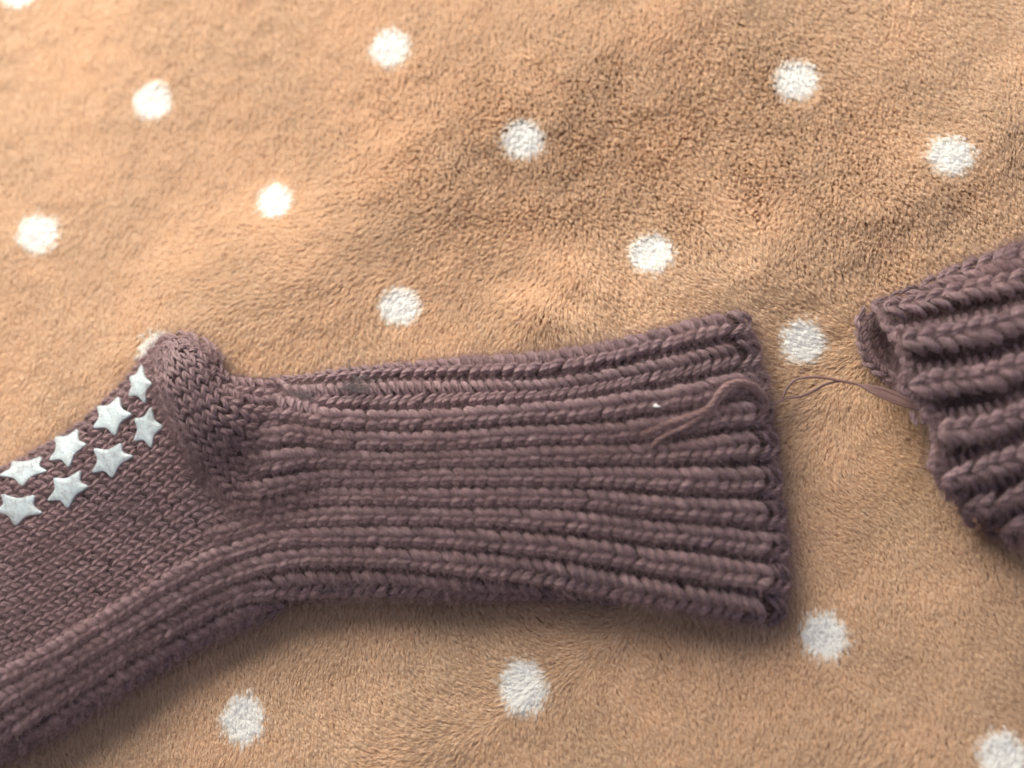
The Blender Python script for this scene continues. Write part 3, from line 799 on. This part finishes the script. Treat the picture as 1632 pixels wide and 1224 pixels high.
mouth = lambda y: -7 + np.interp(y, [488, 505, 530, 550, 575, 597, 618, 640, 665, 700, 742, 768, 795, 820, 845], [1398, 1412, 1432, 1444, 1450, 1450, 1448, 1468, 1490, 1500, 1493, 1506, 1534, 1546, 1590])
rb = [(b0, b1, .0020), (b1, b2, .0038), (b2, b3, .0042), (b3, b4, .0042), (b4, b5, .0040), (b5, b6, .0036), (b6, b7, .0032), (b7, b8, .0022)]
Ym = Yarn(); rm = np.random.default_rng(77)
for ri, (ga, gb, amp) in enumerate(rb):
    yc = (ga + gb) / 2; wd = gb - ga
    # the ridge stands in the upper part of each repeat, the furrow below it is wide and open
    fur = 0.40 if 0 < ri < 7 else 0.05
    yc = ga + (1 - fur) * wd * 0.5 + 2; rw = wd * (1 - fur)
    x0 = xb[np.argmax(xb >= mouth(yc) + 6)]
    kk = xb >= x0
    cx, cy, w_ = xb[kk], yc[kk], rw[kk]
    sl = np.gradient(cy, cx); w_ = np.maximum(w_, 9) / np.sqrt(1 + sl ** 2)
    Yn = Yarn()
    wale(Yn, FB, ZB, cx, cy, w_, 24, amp, flip=True, rs=0.34, outer=0.40, seed=500 + ri, wob=1.0)
    if ri < 7:
        bars(Yn, FB, ZB, cx, gb[kk] - wd[kk] * 0.06, 22, 15, -0.0003, seed=540 + ri)
    Yn.build('rib', M_YARN, SB, poolB)
my = np.linspace(492, 838, 26)
for y0 in my:
    x0 = mouth(y0)
    px = np.array([[x0 + 12, x0 + 2, x0 - 2, x0 + 3, x0 + 12]]) + rm.normal(0, 2.5); py = np.array([[y0 - 9, y0 - 7, y0, y0 + 7, y0 + 9]]) + rm.normal(0, 1.5)
    q_, n_ = surf(FB, ZB, px, py)
    C = smooth_poly((q_ + n_ * 0.0005)[0], 11)[None]
    Ym.tubes(C, np.repeat(n_[:, 2:3], 11, 1), np.full((1, 11), 0.0012) * rm.uniform(0.8, 1.25), [rm.random()])
Ym.build('cuff_edge', M_YARN, SB, poolB)
# the far side of the open mouth, lying on the blanket
Yl = Yarn()
ib = smooth_poly([(1386, 500), (1374, 525), (1376, 552), (1390, 578), (1412, 600), (1440, 618), (1480, 640)], 60)
zlow = np.full(FB.X.shape, 0.0028) + 0
for k in range(9):
    c = ib + np.array([k * 17.0, k * -2.0]) + np.stack([gsmooth(rm.normal(0, 6, 60), 2), gsmooth(rm.normal(0, 6, 60), 2)], 1)
    wale(Yl, FB, zlow + 0.0055 * math.exp(-1.3 * k) - 0.0016 * min(k / 3, 1), c[:, 0], c[:, 1], np.full(60, 20.0), 17, 0.0004, rs=0.36, seed=600 + k)
Yl.build('mouth_lining', M_YARN, SB, poolB)
# flat ribbon of loose fibres leaving the mouth
poolT = []
fuzz(poolB, 60000, SB, 0.0010, 0.0036, 0.000016, 5)

# ================================================================== THREAD BETWEEN THE SOCKS
def fibre(pts, h, rad, n=40, wob=0.0):
    P = np.asarray(pts, float)
    Q = on_blanket(P[:, 0], P[:, 1], np.broadcast_to(np.asarray(h, float), (len(P),)))
    C = smooth_poly(Q, n)
    if wob: C = C + wob * np.sin(np.linspace(0, rng.uniform(8, 14), n) + rng.uniform(0, 6))[:, None] * rng.normal(0, 1, 3)
    return C
fib, fr = [], []
rt = np.random.default_rng(15)
upper = [(1226, 648), (1247, 635), (1254, 621), (1266, 607), (1282, 602), (1302, 601), (1321, 603), (1340, 607), (1366, 612)]
lower = [(1226, 649), (1247, 636), (1258, 634), (1278, 631), (1298, 622), (1313, 613), (1333, 608), (1352, 609), (1366, 612)]
tail = [(1386, 619), (1410, 627), (1440, 639), (1474, 653), (1492, 660)]
hT = [0.009, 0.0075, 0.007, 0.0075, 0.008, 0.0085, 0.009, 0.0095, 0.010, 0.011, 0.012, 0.013, 0.0145, 0.0165]
for base, n in ((upper, 3), (lower, 5)):
    for i in range(n):
        k = rt.normal(0, 0.8, 2)
        spread = rt.uniform(-1, 1)
        P = [(x + k[0], y + k[1]) for x, y in base] + [(x - spread * 2.0 * w, y + spread * 7.5 * w) for (x, y), w in zip(tail, (0.6, 1.0, 0.9, 0.4, 0.2))]
        fib.append(fibre(P, hT, 0.0002, 60)); fr.append(np.interp(np.linspace(0, 1, 60), [0, 0.5, 0.56, 0.75, 1], [0.00027, 0.00025, 0.00024, 0.00024, 0.00020]))
for i in range(12):
    spread = rt.uniform(-1, 1)
    P = [(1352 + rt.normal(0, 4), 609 + rt.normal(0, 1)), (1366, 612)] + [(x - spread * 2.2 * w, y + spread * 8.0 * w) for (x, y), w in zip(tail, (0.6, 1.0, 0.9, 0.4, 0.2))]
    fib.append(fibre(P, [0.0097, 0.010, 0.011, 0.012, 0.013, 0.0145, 0.0165], 0.0002, 60)); fr.append(np.interp(np.linspace(0, 1, 60), [0, 0.3, 0.7, 1], [0.00012, 0.00023, 0.00024, 0.00020]))
cd = curves_data('loose_thread', np.array(fib), np.array(fr))
th = link('loose_thread', cd, None, M_THREAD)
tag(th, 'thin loose brown thread strung across the bare blanket between the two cuffs', 'thread')

# ================================================================== LINT AND FLECK
def lint(name, label, cx, cy, rx, ry, n, seed, tails=()):
    r = np.random.default_rng(seed)
    P, R_ = [], []
    for i in range(n):
        a, b = r.uniform(0, 2 * math.pi, 2)
        k = 9; t = np.linspace(0, 1, k)
        x = cx + rx * (r.normal(0, 0.45) + 0.55 * np.cos(a + t * r.uniform(2, 6))); y = cy + ry * (r.normal(0, 0.45) + 0.55 * np.sin(b + t * r.uniform(2, 6)))
        h = 0.0036 + r.uniform(0, 0.0012) + 0.0004 * np.sin(t * 5)
        P.append(on_blanket(x, y, FA.sample(ZA, x, y) + h)); R_.append(np.full(k, 0.000045))
    for tl_ in tails:
        C = np.array(tl_, float)
        for j in range(5):
            c = smooth_poly(C + r.normal(0, 1.2, C.shape), 9)
            P.append(on_blanket(c[:, 0], c[:, 1], np.maximum(FA.sample(ZA, c[:, 0], c[:, 1]), 0.006) + 0.0035)); R_.append(np.full(9, 0.00007))
    o = link(name, curves_data(name, np.array(P), np.array(R_)), None, M_LINT)
    return tag(o, label, 'lint', 'dark lint caught on the sock')
lint('lint', 'wispy grey lint with an upright hair on the upper edge of the leg', 566, 616, 30, 10, 34, 1, [[(557, 573), (558, 590), (566, 602)], [(562, 600), (572, 603), (586, 597)]])
lint('lint', 'small bluish grey lint wedged in the tuck behind the heel', 486, 631, 20, 9, 26, 2)
lint('lint', 'blackish lint smudge under the lowest rib at the bend', 537, 946, 26, 8, 40, 4)
fk = lifted([(1046, 647)], FA, ZA, 0.0047)[0]
V, F_ = [], []
for j in range(5):
    for i in range(8):
        a = 2 * math.pi * i / 8; ph = math.pi * (j + 0.5) / 5
        rr_ = 1 + 0.25 * math.sin(3 * a + j)
        V.append((0.0012 * rr_ * math.sin(ph) * math.cos(a), 0.00055 * rr_ * math.sin(ph) * math.sin(a) - 0.0002 * math.cos(a), 0.0004 * math.cos(ph)))
for j in range(4):
    for i in range(8): F_.append((j * 8 + i, j * 8 + (i + 1) % 8, j * 8 + 8 + (i + 1) % 8, j * 8 + 8 + i))
F_ += [tuple(range(8)), tuple(range(39, 31, -1))]
me = bpy.data.meshes.new('fleck'); me.from_pydata(V, [], F_)
fo = link('fleck', me, None, M_FLECK); fo.location = tuple(fk)
tag(fo, 'tiny white fleck of fluff on a rib near the yarn tail', 'fleck')
